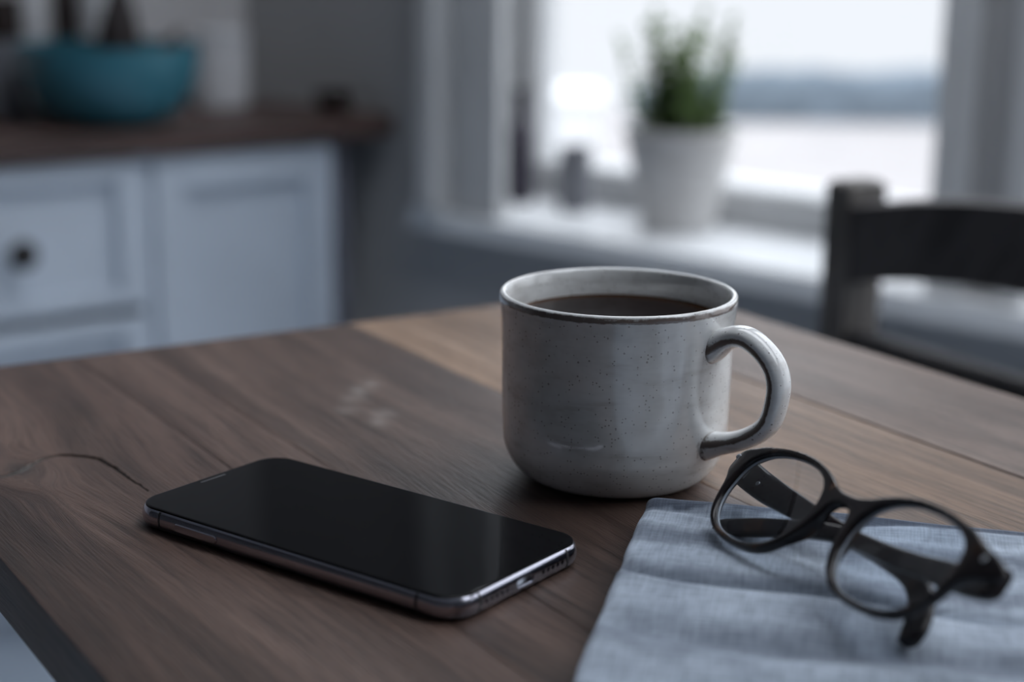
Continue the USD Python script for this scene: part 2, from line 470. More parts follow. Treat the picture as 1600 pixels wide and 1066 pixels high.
def shaker(parent, name, t0, t1, z0, z1, fw=.036, fz=None):
    """A framed front: four frame pieces and a recessed panel."""
    fz = fz or fw
    p = thing_part(parent, name)
    n0, n1 = CF - .020, CF
    obj("stile", rbox(t0, t0 + fw, n0, n1, z0, z1, .0025, BX), M_cab, p, False)
    obj("stile", rbox(t1 - fw, t1, n0, n1, z0, z1, .0025, BX), M_cab, p, False)
    obj("rail", rbox(t0 + fw, t1 - fw, n0, n1, z0, z0 + fz, .0025, BX), M_cab, p, False)
    obj("rail", rbox(t0 + fw, t1 - fw, n0, n1, z1 - fz, z1, .0025, BX), M_cab, p, False)
    obj("panel", rbox(t0 + fw - .003, t1 - fw + .003, n0 + .013, n1 - .001, z0 + fz - .003, z1 - fz + .003, .001, BX), M_cab, p, False)
    return p


def thing_part(parent, name):
    base = str(parent.GetPath())
    return UsdGeom.Xform.Define(stage, f"{base}/{numbered(base, name)}").GetPrim()


def knob(parent, t, z):
    pr = [(0, 0), (.007, 0), (.006, .004), (.0055, .012), (.009, .016), (.0155, .020), (.0165, .025), (.014, .030), (.008, .033), (0, .034)]
    m = lathe([(r * 1.3, z * 1.15) for r, z in pr], 32)
    m.apply_transform(trimesh.transformations.rotation_matrix(math.pi / 2, [1, 0, 0]))   # axis to -y (towards the room)
    m.apply_translation((t, CF - .020, z))
    obj("knob", place(m, BX), M_knob, parent, 40, label="dark round knob")


def sideboard():
    s = thing("sideboard", "pale blue-grey painted sideboard with framed drawers and a framed door along the left wall", "sideboard")
    t0, t1 = 0.10, 1.450
    n0, n1 = CF, SN - .004
    obj("carcass", cat_(rbox(t0, t0 + .02, n0, n1, .10, ZC, .001, BX), rbox(t1 - .02, t1, n0, tend(0) * 0 + n1, .10, ZC, .001, BX),
                        rbox(1.078, 1.094, n0 + .002, n1, .10, ZC, .001, BX), rbox(t0 + .02, t1 - .02, n1 - .012, n1, .10, ZC, .001, BX),
                        rbox(t0 + .02, 1.078, n0, n1 - .012, .10, .12, .001, BX), rbox(1.094, t1 - .02, n0, n1 - .012, .10, .12, .001, BX),
                        rbox(t0 + .02, 1.078, n0, n0 + .05, ZC - .012, ZC, .001, BX), rbox(1.094, t1 - .02, n0, n0 + .05, ZC - .012, ZC, .001, BX)), M_cab, s, False)
    obj("face_stile", rbox(1.076, 1.096, CF - .012, CF, .10, ZC - .002, .0015, BX), M_cab, s, False)
    obj("end_strip", rbox(1.414, t1, CF - .004, CF, .10, ZC - .002, .0015, BX), M_cab_end, s, False, label="dark slate grey end strip")  # strip at the right end, coloured darker than the other fronts
    obj("plinth", rbox(t0, t1, CF + .05, CF + .07, 0, .10, .001, BX), M_cab, s, False)
    zt = T - .134
    for i, (za, zb) in enumerate(((T - .353, zt), (T - .585, T - .368), (T - .745, T - .600))):
        d = shaker(s, "drawer", .686, 1.074, za, zb, .036, .030)
        knob(d, .880, (za + zb) / 2 - .008)
    for i, (ta, tb) in enumerate(((.122, .398), (.404, .682))):
        d = shaker(s, "door", ta, tb, T - .745, zt, .05)
    shaker(s, "door", 1.098, 1.410, T - .745, zt, .05, .052)
    return s


sideboard()
M_top = board_wood("worktop_wood", (0.040, 0.024, 0.021), (0.095, 0.058, 0.050), (0.16, 0.105, 0.09), 0.4, freq=20)
top = prism([Bp(.06, 2.225), Bp(tend(2.225), 2.225), Bp(tend(SN - .003), SN - .003), Bp(.06, SN - .003)], ZC, ZT)
obj("worktop", top, M_top, smooth=False, label="dark reddish wooden worktop lying on the pale sideboard", cat="worktop",
    prim={"grain": lambda v: np.stack([v @ BW, v @ NB + v[:, 2], 0 * v[:, 0] + 3.3], 1), "wear_shade": lambda v: np.zeros((len(v), 3))})


def Bat(t, n, z=ZT):
    return (*Bp(t, n), z)


# ------------------------------------------------------------------ things on the worktop
M_teal = MT("teal_glaze", {"g": ("geometry", {}), "n": ("noise_texture", {"scale": 14.0, "detail": 3.0}), "r": ("rgb_ramp", {"ramp": [(0.3, (0.030, 0.135, 0.182)), (0.7, (0.044, 0.175, 0.23))]}),
                           "p": ("principled_bsdf", {"roughness": 0.28})}, [("g.position", "n.vector"), ("n.fac", "r.fac"), ("r.color", "p.base_color")])
bowl = thing("mixing_bowl", "teal glazed bowl standing on the wooden worktop", "bowl", Bat(1.085, 2.345))
pr = [(0, .004), (.050, .004), (.052, 0), (.060, 0), (.062, .006)]
for s in np.linspace(0.02, 1, 22):
    a = s * math.pi / 2
    pr.append((.062 + (.1270 - .062) * math.sin(a) ** .95, .006 + .106 * (1 - math.cos(a)) ** .92))
outer = pr[5:]
pr += [(.1285, .115), (.1275, .1185), (.1245, .1185), (.1225, .115)]
pr += [(r - .0055, max(z + .002, .010)) for r, z in outer[::-1]] + [(0, .010)]
obj("body", lathe([(r * 1.05, z * 1.02) for r, z in pr], 96), M_teal, bowl, 50)
M_auber = plain("dark_skin", (0.020, 0.014, 0.015), 0.35)
M_stem = plain("dull_stalk", (0.05, 0.045, 0.03), 0.7)


def fruit(name, label, cat, loc, L, R, lean, rz, stalk=True):
    t = thing(name, label, cat, loc, rz)
    u = np.linspace(0, 1, 24)
    r = R * np.sin(np.pi * np.clip(u, 0, 1) ** .72) ** .75 * (1 - .62 * u ** 1.5)
    r[0] = r[-1] = 0
    m = move(lathe(list(zip(r, u * L)), 36), ry=lean)
    obj("flesh", m, M_auber, t, True)
    if stalk:
        k = move(lathe([(0, L * .985), (.010, L * .955), (.011, L * .97), (.005, L * .995), (.0035, L + .018), (0, L + .019)], 16), ry=lean)
        obj("stalk", k, M_stem, t, 50)


fruit("aubergine", "dark aubergine standing up out of the teal bowl", "aubergine", Bat(1.120, 2.395, ZT + .045), .20, .040, .06, .9)
fruit("avocado", "dark avocado lying in the teal bowl on the right", "avocado", Bat(1.150, 2.312, ZT + .056), .095, .032, .35, .6, False)

M_white = paint("white_stoneware", (0.78, 0.79, 0.82), 0.4, 0.06, 20)
M_brown = plain("brown_glass", (0.018, 0.012, 0.011), 0.12)
M_grey = paint("grey_stoneware", (0.20, 0.21, 0.24), 0.5, 0.08, 30)
can = thing("canister", "white stoneware canister with a flat lid on the worktop right of the bowl", "canister", Bat(1.352, 2.49))
obj("body", lathe([(0, 0), (.040, 0), (.0435, .004), (.0445, .06), (.0440, .108), (.041, .114), (0, .114)], 64), M_white, can, 40)
obj("lid", lathe([(0, .1145), (.046, .1145), (.0465, .119), (.044, .124), (.012, .126), (.010, .134), (.006, .137), (0, .137)], 64), M_white, can, 40)


def bottle(name, label, cat, loc, r, h, mat, cap, neck=.35, capm=None, group=None):
    b = thing(name, label, cat, loc, group=group)
    rn = r * neck
    pr = [(0, .002), (r * .8, 0), (r * .97, .004), (r, .012), (r, h * .60)]
    for s in np.linspace(.1, 1, 8):
        pr.append((rn + (r - rn) * (.5 + .5 * math.cos(s * math.pi)), h * (.60 + .16 * s)))
    pr += [(rn, h * .92), (rn * 1.15, h * .925), (rn * 1.15, h * .955), (0, h * .955)]
    obj("body", lathe(pr, 48), mat, b, 40)
    if cap:
        obj("stopper", lathe([(0, h * .957), (rn * 1.1, h * .957), (rn * 1.2, h * .965), (rn * 1.1, h), (0, h)], 32), capm or M_black, b, 40)
    return b


def jar(name, label, cat, loc, r, h, mat, lidmat, lid_from=.78):
    b = thing(name, label, cat, loc)
    hl = h * lid_from
    obj("body", lathe([(0, 0), (r * .9, 0), (r, .006), (r, hl - .006), (r * .92, hl), (0, hl)], 48), mat, b, 40)
    obj("lid", lathe([(0, hl + .0005), (r * 1.02, hl + .0005), (r * 1.03, hl + .004), (r * 1.0, h - .004), (r * .9, h), (0, h)], 48), lidmat, b, 40)


jar("storage_jar", "grey jar with a dark lid on the worktop at the left edge of the picture", "jar", Bat(.985, 2.51), .030, .185, M_grey, M_brown, .66)
bottle("vinegar_bottle", "white bottle standing behind the left rim of the teal bowl", "bottle", Bat(1.046, 2.535), .022, .27, M_white, True, .5)
bottle("oil_bottle", "dark brown bottle standing behind the teal bowl", "bottle", Bat(1.092, 2.515), .019, .29, M_brown, True, .6)
jar("tea_tin", "pale tin with a flat lid behind the middle of the teal bowl", "tin", Bat(1.158, 2.535), .030, .25, M_white, M_white, .85)
M_dish = plain("dark_wood_dish", (0.025, 0.017, 0.015), 0.5)
dish = thing("added_dish", "small dark dish added at the far right end of the worktop", "dish", Bat(1.452, 2.30))  # dish added to fill the dark end of the worktop
obj("body", lathe([(0, 0), (.020, 0), (.022, .002), (.030, .018), (.034, .034), (.032, .035), (.027, .019), (.018, .005), (0, .005)], 48), M_dish, dish, 40)

# ------------------------------------------------------------------ things on the window sill
def Wat(t, n, z=ZS):
    return (*W(t, n), z)


M_pot = MT("pot_glaze", {"c": ("texture_coordinate", {}), "n": ("noise_texture", {"scale": 22.0, "detail": 5.0, "roughness": 0.6}), "m": ("mapping", {"scale": (1, 1, 5)}),
                         "r": ("rgb_ramp", {"ramp": [(0.3, (0.44, 0.425, 0.41)), (0.65, (0.60, 0.60, 0.60))]}), "p": ("principled_bsdf", {"roughness": 0.55})},
           [("c.object", "m.vector"), ("m.vector", "n.vector"), ("n.fac", "r.fac"), ("r.color", "p.base_color")])
M_soil = paint("soil", (0.022, 0.016, 0.012), 0.95, 0.4, 120, 0.8, 300)
M_leaf = MT("leaf_green", {"o": ("geometry", {}), "n": ("noise_texture", {"scale": 30.0, "detail": 2.0}), "r": ("rgb_ramp", {"ramp": [(0.3, (0.075, 0.105, 0.055)), (0.7, (0.15, 0.20, 0.11))]}),
                           "p": ("principled_bsdf", {"roughness": 0.5}), "t": ("translucent_bsdf", {"color": (0.16, 0.26, 0.07)}), "x": ("mix_closure", {"fac": 0.35})},
            [("o.position", "n.vector"), ("n.fac", "r.fac"), ("r.color", "p.base_color"), ("p.BSDF", "x.closure1"), ("t.BSDF", "x.closure2")], "x.closure")
M_twig = plain("green_twig", (0.05, 0.06, 0.03), 0.7)

plant = thing("potted_plant", "bushy green herb in a white tapered pot on the window sill", "potted plant", Wat(1.470, 1.968))
hp = .153
pr = [(0, 0), (.050, 0), (.054, .003)]
for s in np.linspace(.05, 1, 12):
    pr.append((.054 + .0265 * s + .0004 * math.sin(s * 40), .003 + (hp - .018) * s))
pr += [(.0835, hp - .014), (.0845, hp - .004), (.0835, hp), (.0790, hp), (.0775, hp - .005), (.0740, hp - .05), (.045, .02), (0, .02)]
obj("pot", lathe(pr, 80), M_pot, plant, 40)
rng = np.random.default_rng(7)
sv = lathe([(0, hp - .018), (.03, hp - .016), (.06, hp - .019), (.0755, hp - .022), (.0735, hp - .04), (0, hp - .04)], 40)
obj("soil", sv, M_soil, plant, 60)
leafv = []
for (x, w, z) in ((0, 0, 0), (.25, .62, .10), (.5, 1.0, .16), (.75, .72, .10), (1, 0, -.05)):
    leafv.append((x, w, z))


def leaf(base, dirv, up, L, Wd):
    d = dirv / np.linalg.norm(dirv)
    s = np.cross(d, up)
    s /= np.linalg.norm(s) + 1e-9
    n = np.cross(s, d)
    V, F = [], []
    for (x, w, z) in leafv:
        c = base + d * L * x + n * z * L * .3
        V += [c - s * Wd * w / 2 + n * .12 * Wd * w, c, c + s * Wd * w / 2 + n * .12 * Wd * w]
    for i in range(4):
        a = i * 3
        F += [(a, a + 1, a + 4), (a, a + 4, a + 3), (a + 1, a + 2, a + 5), (a + 1, a + 5, a + 4)]
    return tm(V, F)


stems = []
for i in range(38):
    lobe = -1 if i % 2 else 1
    rad = .058 * math.sqrt(rng.random())
    th = rng.random() * 2 * np.pi
    base = np.array([rad * math.cos(th), rad * math.sin(th), hp - .02])
    # two tufts: one to the picture's left, one to its right
    lean = np.array([lobe * .055 * rng.uniform(.35, 1.15), rng.normal(0, .022), 0])
    h = rng.uniform(.11, .200) if i < 26 else rng.uniform(.05, .10)
    tip = base * [.75, .75, 1] + lean * (h / .17) + np.array([0, 0, h])
    midp = (base + tip) / 2 + np.array([rng.normal(0, .006), rng.normal(0, .006), .008])
    stems.append(spline([base, midp, tip], 12))
for st in stems:
    pstem = obj("stem", sweep(st, (1, 0.1, 0), np.linspace(.0018, .0009, 12), np.linspace(.0018, .0009, 12), 6), M_twig, plant, True)
    ls = []
    n = int(18 + 120 * (st[-1][2] - st[0][2]))
    for k in range(n):
        u = .22 + .78 * (k + .5) / n
        q = st[min(11, int(u * 11))]
        ph = k * 2.4 + rng.normal(0, .3)
        d = np.array([math.cos(ph), math.sin(ph), rng.uniform(.25, 1.1) + (1.2 if u > .93 else 0)])
        L = rng.uniform(.016, .028) * (1.1 - .3 * u)
        ls.append(leaf(q, d, np.array([0, 0, 1.0]), L, L * .5))
    obj("foliage", cat_(*ls), M_leaf, pstem, False, kind="stuff")

M_dglass = plain("dark_violet_glass", (0.030, 0.026, 0.040), 0.15)
bottle("sill_bottle", "dark violet glass bottle at the left end of the window sill", "bottle", Wat(1.800, 1.980), .020, .186, M_dglass, True, .55)
M_cup = paint("pewter_cup", (0.15, 0.155, 0.175), 0.4, 0.06, 40)
cup = thing("tumbler", "small grey tumbler on the window sill between the dark bottle and the plant", "tumbler", Wat(1.688, 1.985))
obj("body", lathe([(0, 0), (.023, 0), (.0245, .002), (.0268, .100), (.0258, .102), (.0245, .100), (.0225, .006), (0, .006)], 48), M_cup, cup, 40)

# ------------------------------------------------------------------ chair behind the table
M_chair = board_wood("chair_wood", (0.028, 0.025, 0.026), (0.052, 0.047, 0.049), (0.082, 0.075, 0.077), 0.5, freq=30)
TX = (DA, DB)
GR = {"grain": lambda v: np.stack([v[:, 2] * .7 + v @ DA, v @ DB, 0 * v[:, 0] + 1.7], 1), "wear_shade": lambda v: np.zeros((len(v), 3))}
M_post = board_wood("chair_post_wood", (0.050, 0.046, 0.043), (0.10, 0.092, 0.086), (0.16, 0.148, 0.138), 0.5, freq=30)


def chair():
    c = thing("dining_chair", "dark wooden chair with an arched back rail on the far side of the table", "chair")
    zt = T + .013
    for a0, a1 in ((.940, .968), (.512, .540)):
        post = hull([np.r_[(DA * a + DB * b_)[:2], z] for a in (a0, a1) for b_, z in ((.898, 0.0), (.930, 0.0), (.900, .6), (.938, .6), (.900, zt - .004), (.938, zt - .004))] +
                    [np.r_[(DA * a + DB * b_)[:2], zt] for a in (a0 + .004, a1 - .004) for b_ in (.904, .934)])
        obj("post", post, M_post, c, False, prim=GR)
    def arched(zl, rise, hgt, b0, b1, n=28):
        V = []
        for i in range(n + 1):
            s = i / n
            a = .5395 + (.9405 - .5395) * s
            arch = rise * (1 - (2 * s - 1) ** 2)
            bow = .006 * (1 - (2 * s - 1) ** 2)
            for b_, z in ((b0, 0), (b1, 0), (b1, hgt), ((b0 + b1) / 2, hgt + .0025), (b0, hgt)):
                V.append(np.r_[(DA * a + DB * (b_ + bow))[:2], zl + arch + z])
        F = []
        for i in range(n):
            for j in range(5):
                q = (j + 1) % 5
                F += [(i * 5 + j, i * 5 + q, i * 5 + 5 + q), (i * 5 + j, i * 5 + 5 + q, i * 5 + 5 + j)]
        for o in (0, n * 5):
            F += [(o, o + 1, o + 2), (o, o + 2, o + 3), (o, o + 3, o + 4)]
        m = tm(V, F)
        trimesh.repair.fix_normals(m)
        return m
    obj("crest_rail", arched(T - .066, .024, .060, .901, .921), M_chair, c, 40, prim=GR, label="wide arched dark top rail")
    obj("lower_rail", rbox(.5395, .9405, .903, .920, T - .150, T - .104, .004, TX), M_chair, c, False, prim=GR)
    obj("seat", rbox(.500, .980, .590, .900, .575, .605, .010, TX), M_chair, c, False, prim=GR)
    for a in (.515, .935):
        obj("leg", rbox(a, a + .032, .600, .632, 0, .576, .004, TX), M_chair, c, False, prim=GR)
    obj("seat_rail", rbox(.547, .935, .604, .626, .52, .574, .003, TX), M_chair, c, False, prim=GR)
    obj("stretcher", rbox(.547, .935, .606, .624, .20, .23, .004, TX), M_chair, c, False, prim=GR)
    for a in (.522, .942):
        obj("stretcher", rbox(a, a + .018, .630, .902, .26, .29, .004, TX), M_chair, c, False, prim=GR)


chair()

# ------------------------------------------------------------------ table
TH = .021
SEAMS = [.1275, .228, .2605, .374, .485, .5725]
A0, A1 = -.03, .757
KA, KB = .6015, .1590                          # the knot, along and across


def warp(a, b):
    """Across-grain coordinate bent round the knot."""
    da, db = a - KA, b - KB
    g = np.exp(-(da / .055) ** 2 - (db / .026) ** 2)
    r = np.sqrt((da / 1.9) ** 2 + db ** 2)
    bend = b + .012 * np.sign(db + 1e-9) * np.exp(-(da / .06) ** 2) * np.exp(-np.abs(db) / .03)
    rings = KB + r * 1.15
    g2 = np.exp(-(r / .014) ** 4)
    wob = .0035 * np.sin(a * 9 + b * 14) + .0022 * np.sin(a * 23 + 2 + b * 31)
    return (1 - g2) * (bend + wob) + g2 * rings


def plank(i, b0, b1, mat):
    g0, g1 = (.0008 if abs(b0 - .485) < 1e-6 else .00008), (.0008 if abs(b1 - .485) < 1e-6 else .00008)
    b0, b1 = b0 + g0, b1 - g1
    na, nb = 190, max(8, int((b1 - b0) / .0045))
    ch = .0006
    A = np.r_[A0, A0 + ch, np.linspace(A0 + .004, A1 - .004, na - 3), A1 - ch, A1]
    Bc = np.r_[b0, b0 + ch, np.linspace(b0 + .004, b1 - .004, nb - 3), b1 - ch, b1]
    aa, bb = np.meshgrid(A, Bc, indexing="ij")
    na, nb = aa.shape
    e = np.minimum(np.minimum(aa - A0, A1 - aa), np.minimum(bb - b0, b1 - bb))
    z = np.where(e < ch * .5, T - .0003, T)
    P = (aa[..., None] * DA + bb[..., None] * DB)
    P[..., 2] = z
    V = P.reshape(-1, 3)
    idx = np.arange(na * nb).reshape(na, nb)
    q = np.stack([idx[:-1, :-1], idx[1:, :-1], idx[1:, 1:], idx[:-1, 1:]], -1).reshape(-1, 4)
    F = list(map(tuple, np.vstack([q[:, [0, 2, 1]], q[:, [0, 3, 2]]])))
    loop = list(idx[:, 0]) + list(idx[-1, 1:]) + list(idx[::-1, -1][1:]) + list(idx[0, ::-1][1:-1])
    n0 = len(V)
    low = V[loop].copy()
    low[:, 2] = T - TH
    V = np.vstack([V, low, [low.mean(0)]])
    c = len(V) - 1
    L = len(loop)
    for k in range(L):
        k2 = (k + 1) % L
        F += [(loop[k], loop[k2], n0 + k2), (loop[k], n0 + k2, n0 + k), (n0 + k, n0 + k2, c)]
    m = tm(V, F)
    if m.volume < 0:
        m.invert()
    return m


def grain(seed):
    def f(v):
        a, b = v @ DA, v @ DB
        return np.stack([a, warp(a, b) + (v[:, 2] - T) * 1.0, 0 * a + seed], 1)
    return f


def wear_shade(v):
    a, b = v @ DA, v @ DB
    da, db = a - KA, b - KB
    kn = np.clip(.85 * np.exp(-((da / .011) ** 2 + (db / .006) ** 2) ** 1.5), 0, 1)
    sc = 0 * a
    for (x, y, s) in ((.638, .320, .0035), (.628, .312, .0032), (.613, .302, .003), (.600, .312, .0035), (.645, .330, .003), (.590, .305, .003)):
        sc += .42 * np.exp(-((a - x) / (s * 1.6)) ** 2 - ((b - y) / s) ** 2)
    inside = (a > A0 + .01) & (a < A1 - .01) & (b > SEAMS[0] + .008) & (b < .215)
    kn = np.where(inside & (v[:, 2] < T - .00012) & (v[:, 2] > T - .006), .92, kn)     # shade inside the crack put into the colour
    return np.stack([kn, np.clip(sc, 0, .6), 0 * a], 1)


def table():
    t = thing("table", "brown plank-topped wooden table in the foreground", "table")
    tones = [((.031, .0180, .0140), (.078, .0475, .0370), (.130, .084, .067)),
             ((.033, .0190, .0148), (.082, .0505, .0395), (.136, .089, .071)),
             ((.036, .0215, .0170), (.092, .0585, .0460), (.150, .102, .082)),
             ((.118, .070, .043), (.215, .136, .088), (.305, .206, .142)),
             ((.065, .042, .033), (.127, .089, .072), (.192, .141, .116))]
    for i in range(5):
        b0, b1 = SEAMS[i], SEAMS[i + 1]
        m = plank(i, b0, b1, None)
        mat = board_wood(f"table_wood_{'abcde'[i]}", *tones[i], rough=.40)
        if i == 0:   # the crack that runs from the knot is cut into the plank
            path = [(.590, .1420), (.5965, .1500), (.5990, .1572), (.6075, .1655), (.6112, .1720), (.6108, .1780), (.6065, .1835), (.6010, .1876), (.5915, .1893), (.5825, .1902), (.5740, .1903), (.5640, .1909), (.5537, .1916)]
            ap = spline(path, 60)
            jit = np.random.default_rng(3).normal(0, .00022, (60, 2))
            pts = [np.append((DA * p[0] + DB * p[1])[:2], T - .0001) for p in ap + jit]
            r = np.interp(np.arange(60), [0, 8, 30, 59], [.0018, .0016, .0013, .0005])
            cut = m3.Manifold()
            sp = m3.Manifold.sphere(1.0, 8)
            parts = [m3.Manifold.batch_hull([sp.scale((r[k],) * 3).translate(tuple(pts[k])), sp.scale((r[k + 1],) * 3).translate(tuple(pts[k + 1]))]) for k in range(59)]
            mm = t2m(m) - m3.Manifold.batch_boolean(parts, m3.OpType.Add)
            if mm.num_vert() > 100:
                m = m2t(mm)
        obj("plank", m, mat, t, 30, prim={"grain": grain(i * 3.7 + .4), "wear_shade": wear_shade})
    leg = board_wood("table_leg_wood", (.02, .014, .012), (.045, .031, .027), (.075, .054, .047), .5)
    a0, a1, b0, b1 = A0 + .07, A1 - .07, SEAMS[0] + .105, SEAMS[-1] - .06
    z1 = T - TH - .0005
    for a in (a0, a1 - .045):
        for b_ in (b0, b1 - .045):
            obj("leg", rbox(a, a + .045, b_, b_ + .045, 0, z1, .003, TX), leg, t, False, prim=GR)
    for b_ in (b0 + .010, b1 - .030):
        obj("apron", rbox(a0 + .0455, a1 - .0455, b_, b_ + .02, z1 - .07, z1, .002, TX), leg, t, False, prim=GR)
    for a in (a0 + .010, a1 - .030):
        obj("apron", rbox(a, a + .02, b0 + .0455, b1 - .0455, z1 - .07, z1, .002, TX), leg, t, False, prim=GR)


table()

# ------------------------------------------------------------------ mug and coffee
MUG = np.array([.039256, .598188, T + .0002])
PHI = math.radians(38)
hd = np.array([math.cos(PHI), -math.sin(PHI), 0])
hs = np.array([math.sin(PHI), math.cos(PHI), 0])
M_mug = MT("speckled_glaze", {
    "c": ("texture_coordinate", {}), "br": ("attribute", {"attribute": "brown"}),
    "n1": ("noise_texture", {"scale": 38.0, "detail": 5.0, "roughness": 0.6}),
    "mz": ("mapping", {"scale": (30.0, 30.0, 130.0)}), "n5": ("noise_texture", {"scale": 1.0, "detail": 4.0, "roughness": 0.6}),
    "r1": ("rgb_ramp", {"ramp": [(0.25, (0.56, 0.56, 0.555)), (0.5, (0.745, 0.755, 0.755)), (0.75, (0.84, 0.855, 0.86))]}),
    "r5": ("rgb_ramp", {"ramp": [(0.28, (0.58, 0.55, 0.53)), (0.43, (0.90, 0.90, 0.90)), (0.55, (1, 1, 1))]}),
    "x5": ("mix", {"mix_type": "multiply", "fac": 0.8}),
    "v": ("voronoi_texture", {"scale": 850.0, "randomness": 1.0}), "n2": ("noise_texture", {"scale": 55.0, "detail": 2.0}),
    "v2": ("voronoi_texture", {"scale": 500.0, "randomness": 1.0}), "sv": ("separate_xyz", {}), "sv2": ("separate_xyz", {}),
    "t1": ("map_range", {"from_min": 0.30, "from_max": 0.20, "to_min": 0.0, "to_max": 1.0, "clamp": True}),
    "g1": ("math", {"math_type": "greater_than", "value2": 0.80}),
    "t2": ("map_range", {"from_min": 0.24, "from_max": 0.15, "to_min": 0.0, "to_max": 1.0, "clamp": True}),
    "g2": ("math", {"math_type": "greater_than", "value2": 0.90}),
    "k1": ("math", {"math_type": "multiply"}), "k2": ("math", {"math_type": "multiply"}), "k": ("math", {"math_type": "maximum"}),
    "kk": ("math", {"math_type": "multiply", "value2": 0.62}),
    "xs": ("mix", {"mix_type": "mix", "color2": (0.095, 0.080, 0.072)}),
    "n3": ("noise_texture", {"scale": 260.0, "detail": 4.0, "roughness": 0.7}),
    "bn": ("math", {"math_type": "multiply_add", "value2": 0.5, "value3": -0.25}), "ba": ("math", {"math_type": "add"}),
    "bm": ("map_range", {"from_min": 0.42, "from_max": 0.62, "to_min": 0.0, "to_max": 0.92, "clamp": True}),
    "xb": ("mix", {"mix_type": "mix", "color2": (0.100, 0.064, 0.048)}),
    "nb": ("noise_texture", {"scale": 70.0, "detail": 3.0}), "b": ("bump", {"strength": 0.12, "distance": 0.0015}),
    "p": ("principled_bsdf", {"roughness": 0.16, "ior": 1.65, "coat_weight": 1.0, "coat_roughness": 0.05, "coat_ior": 1.55})},
    [("c.object", "n1.vector"), ("c.object", "mz.vector"), ("mz.vector", "n5.vector"), ("n1.fac", "r1.fac"), ("n5.fac", "r5.fac"), ("r1.color", "x5.color1"), ("r5.color", "x5.color2"),
     ("c.object", "v.vector"), ("c.object", "v2.vector"), ("v.distance", "t1.value"), ("v2.distance", "t2.value"),
     ("v.color", "sv.vector"), ("v2.color", "sv2.vector"), ("sv.x", "g1.value1"), ("sv2.x", "g2.value1"),
     ("t1.result", "k1.value1"), ("g1.value", "k1.value2"), ("t2.result", "k2.value1"), ("g2.value", "k2.value2"), ("k1.value", "k.value1"), ("k2.value", "k.value2"),
     ("k.value", "kk.value1"), ("x5.color", "xs.color1"), ("kk.value", "xs.fac"),
     ("c.object", "n3.vector"), ("n3.fac", "bn.value1"), ("bn.value", "ba.value1"), ("br.fac", "ba.value2"), ("ba.value", "bm.value"),
     ("xs.color", "xb.color1"), ("bm.result", "xb.fac"), ("xb.color", "p.base_color"),
     ("c.object", "nb.vector"), ("nb.fac", "b.height"), ("b.normal", "p.normal")])


def mug_profile():
    pr = [(0, .0016), (.026, .0016), (.0275, .0), (.0310, .0), (.0322, .0012)]
    for s in np.linspace(.08, 1, 26):
        a = s * math.pi / 2
        pr.append((.0322 + (.0422 - .0322) * math.sin(a) ** (2 / 1.6), .0012 + .0145 * (1 - math.cos(a) ** (2 / 1.6))))
    pr += [(.0425, .022), (.0427, .030), (.0428, .040), (.0429, .048), (.0431, .056), (.0434, .0615), (.0438, .0660), (.04415, .0690)]
    for s in np.linspace(0, math.pi, 9)[1:]:
        pr.append((.0428 + .00135 * math.cos(s), .0697 + .00155 * math.sin(s)))
    pr += [(.0409, .0680), (.0402, .0630), (.0397, .055), (.0394, .040), (.0391, .022), (.0375, .012), (.034, .0075), (.028, .0062), (0, .0062)]
    return np.array(pr)


mug = thing("mug", "speckled grey-white stoneware mug of black coffee with a round handle and brown rim", "mug", MUG)


def brown_body(v):
    r = np.hypot(v[:, 0], v[:, 1])
    z = v[:, 2]
    s = (np.exp(-((z - .0696) / .0011) ** 2) * .80 + np.exp(-((z - .0686) / .0022) ** 2) * .12) * (r > .0424)
    top = np.exp(-((z - .0708) / .0006) ** 2) * .42
    for zj, sz, st in ((.0545, .0075, .50), (.0195, .0055, .60)):
        q = v - (hd * .0418 - hs * .0075 + np.array([0, 0, zj]))
        top = np.maximum(top, st * np.exp(-((q @ hs) / .0022) ** 2 - (q[:, 2] / sz) ** 2) * (r > .04))
    foot = np.where((z < .0013) & (r > .027), .65, 0)
    return np.maximum(np.maximum(s, top), foot)


def dense(pr, step=.0011):
    out = [pr[0]]
    for p, q in zip(pr[:-1], pr[1:]):
        n = max(1, int(np.linalg.norm(q - p) / step))
        for k in range(1, n + 1):
            out.append(p + (q - p) * k / n)
    return np.array(out)


body = lathe(dense(mug_profile()), 180)
# thrown by hand: very slight unevenness
bv = body.vertices
ang = np.arctan2(bv[:, 1], bv[:, 0])
bv[:, :2] *= (1 + .0035 * np.sin(2 * ang + .7) * (bv[:, 2:3].ravel() / .07) + .0012 * np.sin(5 * ang + bv[:, 2] * 90))[:, None]
body.vertices = bv
obj("body", body, M_mug, mug, True, prim={"brown": brown_body})
hpts = [(.0365, .0548), (.0420, .0570), (.0472, .0605), (.0547, .0621), (.0613, .0591), (.0664, .0540), (.0687, .0472), (.0681, .0401), (.0659, .0330), (.0604, .0275), (.0528, .0234), (.0465, .0212), (.0415, .0198), (.0365, .0194)]
hc = spline([hd * r + np.array([0, 0, z]) for r, z in hpts], 90)
u = np.linspace(0, 1, 90)
flare = np.exp(-(u / .10) ** 2) + np.exp(-((1 - u) / .085) ** 2)
handle = sweep(hc, hs, .0052 + .0026 * flare, .0038 + .0026 * flare, 40, 2.3)


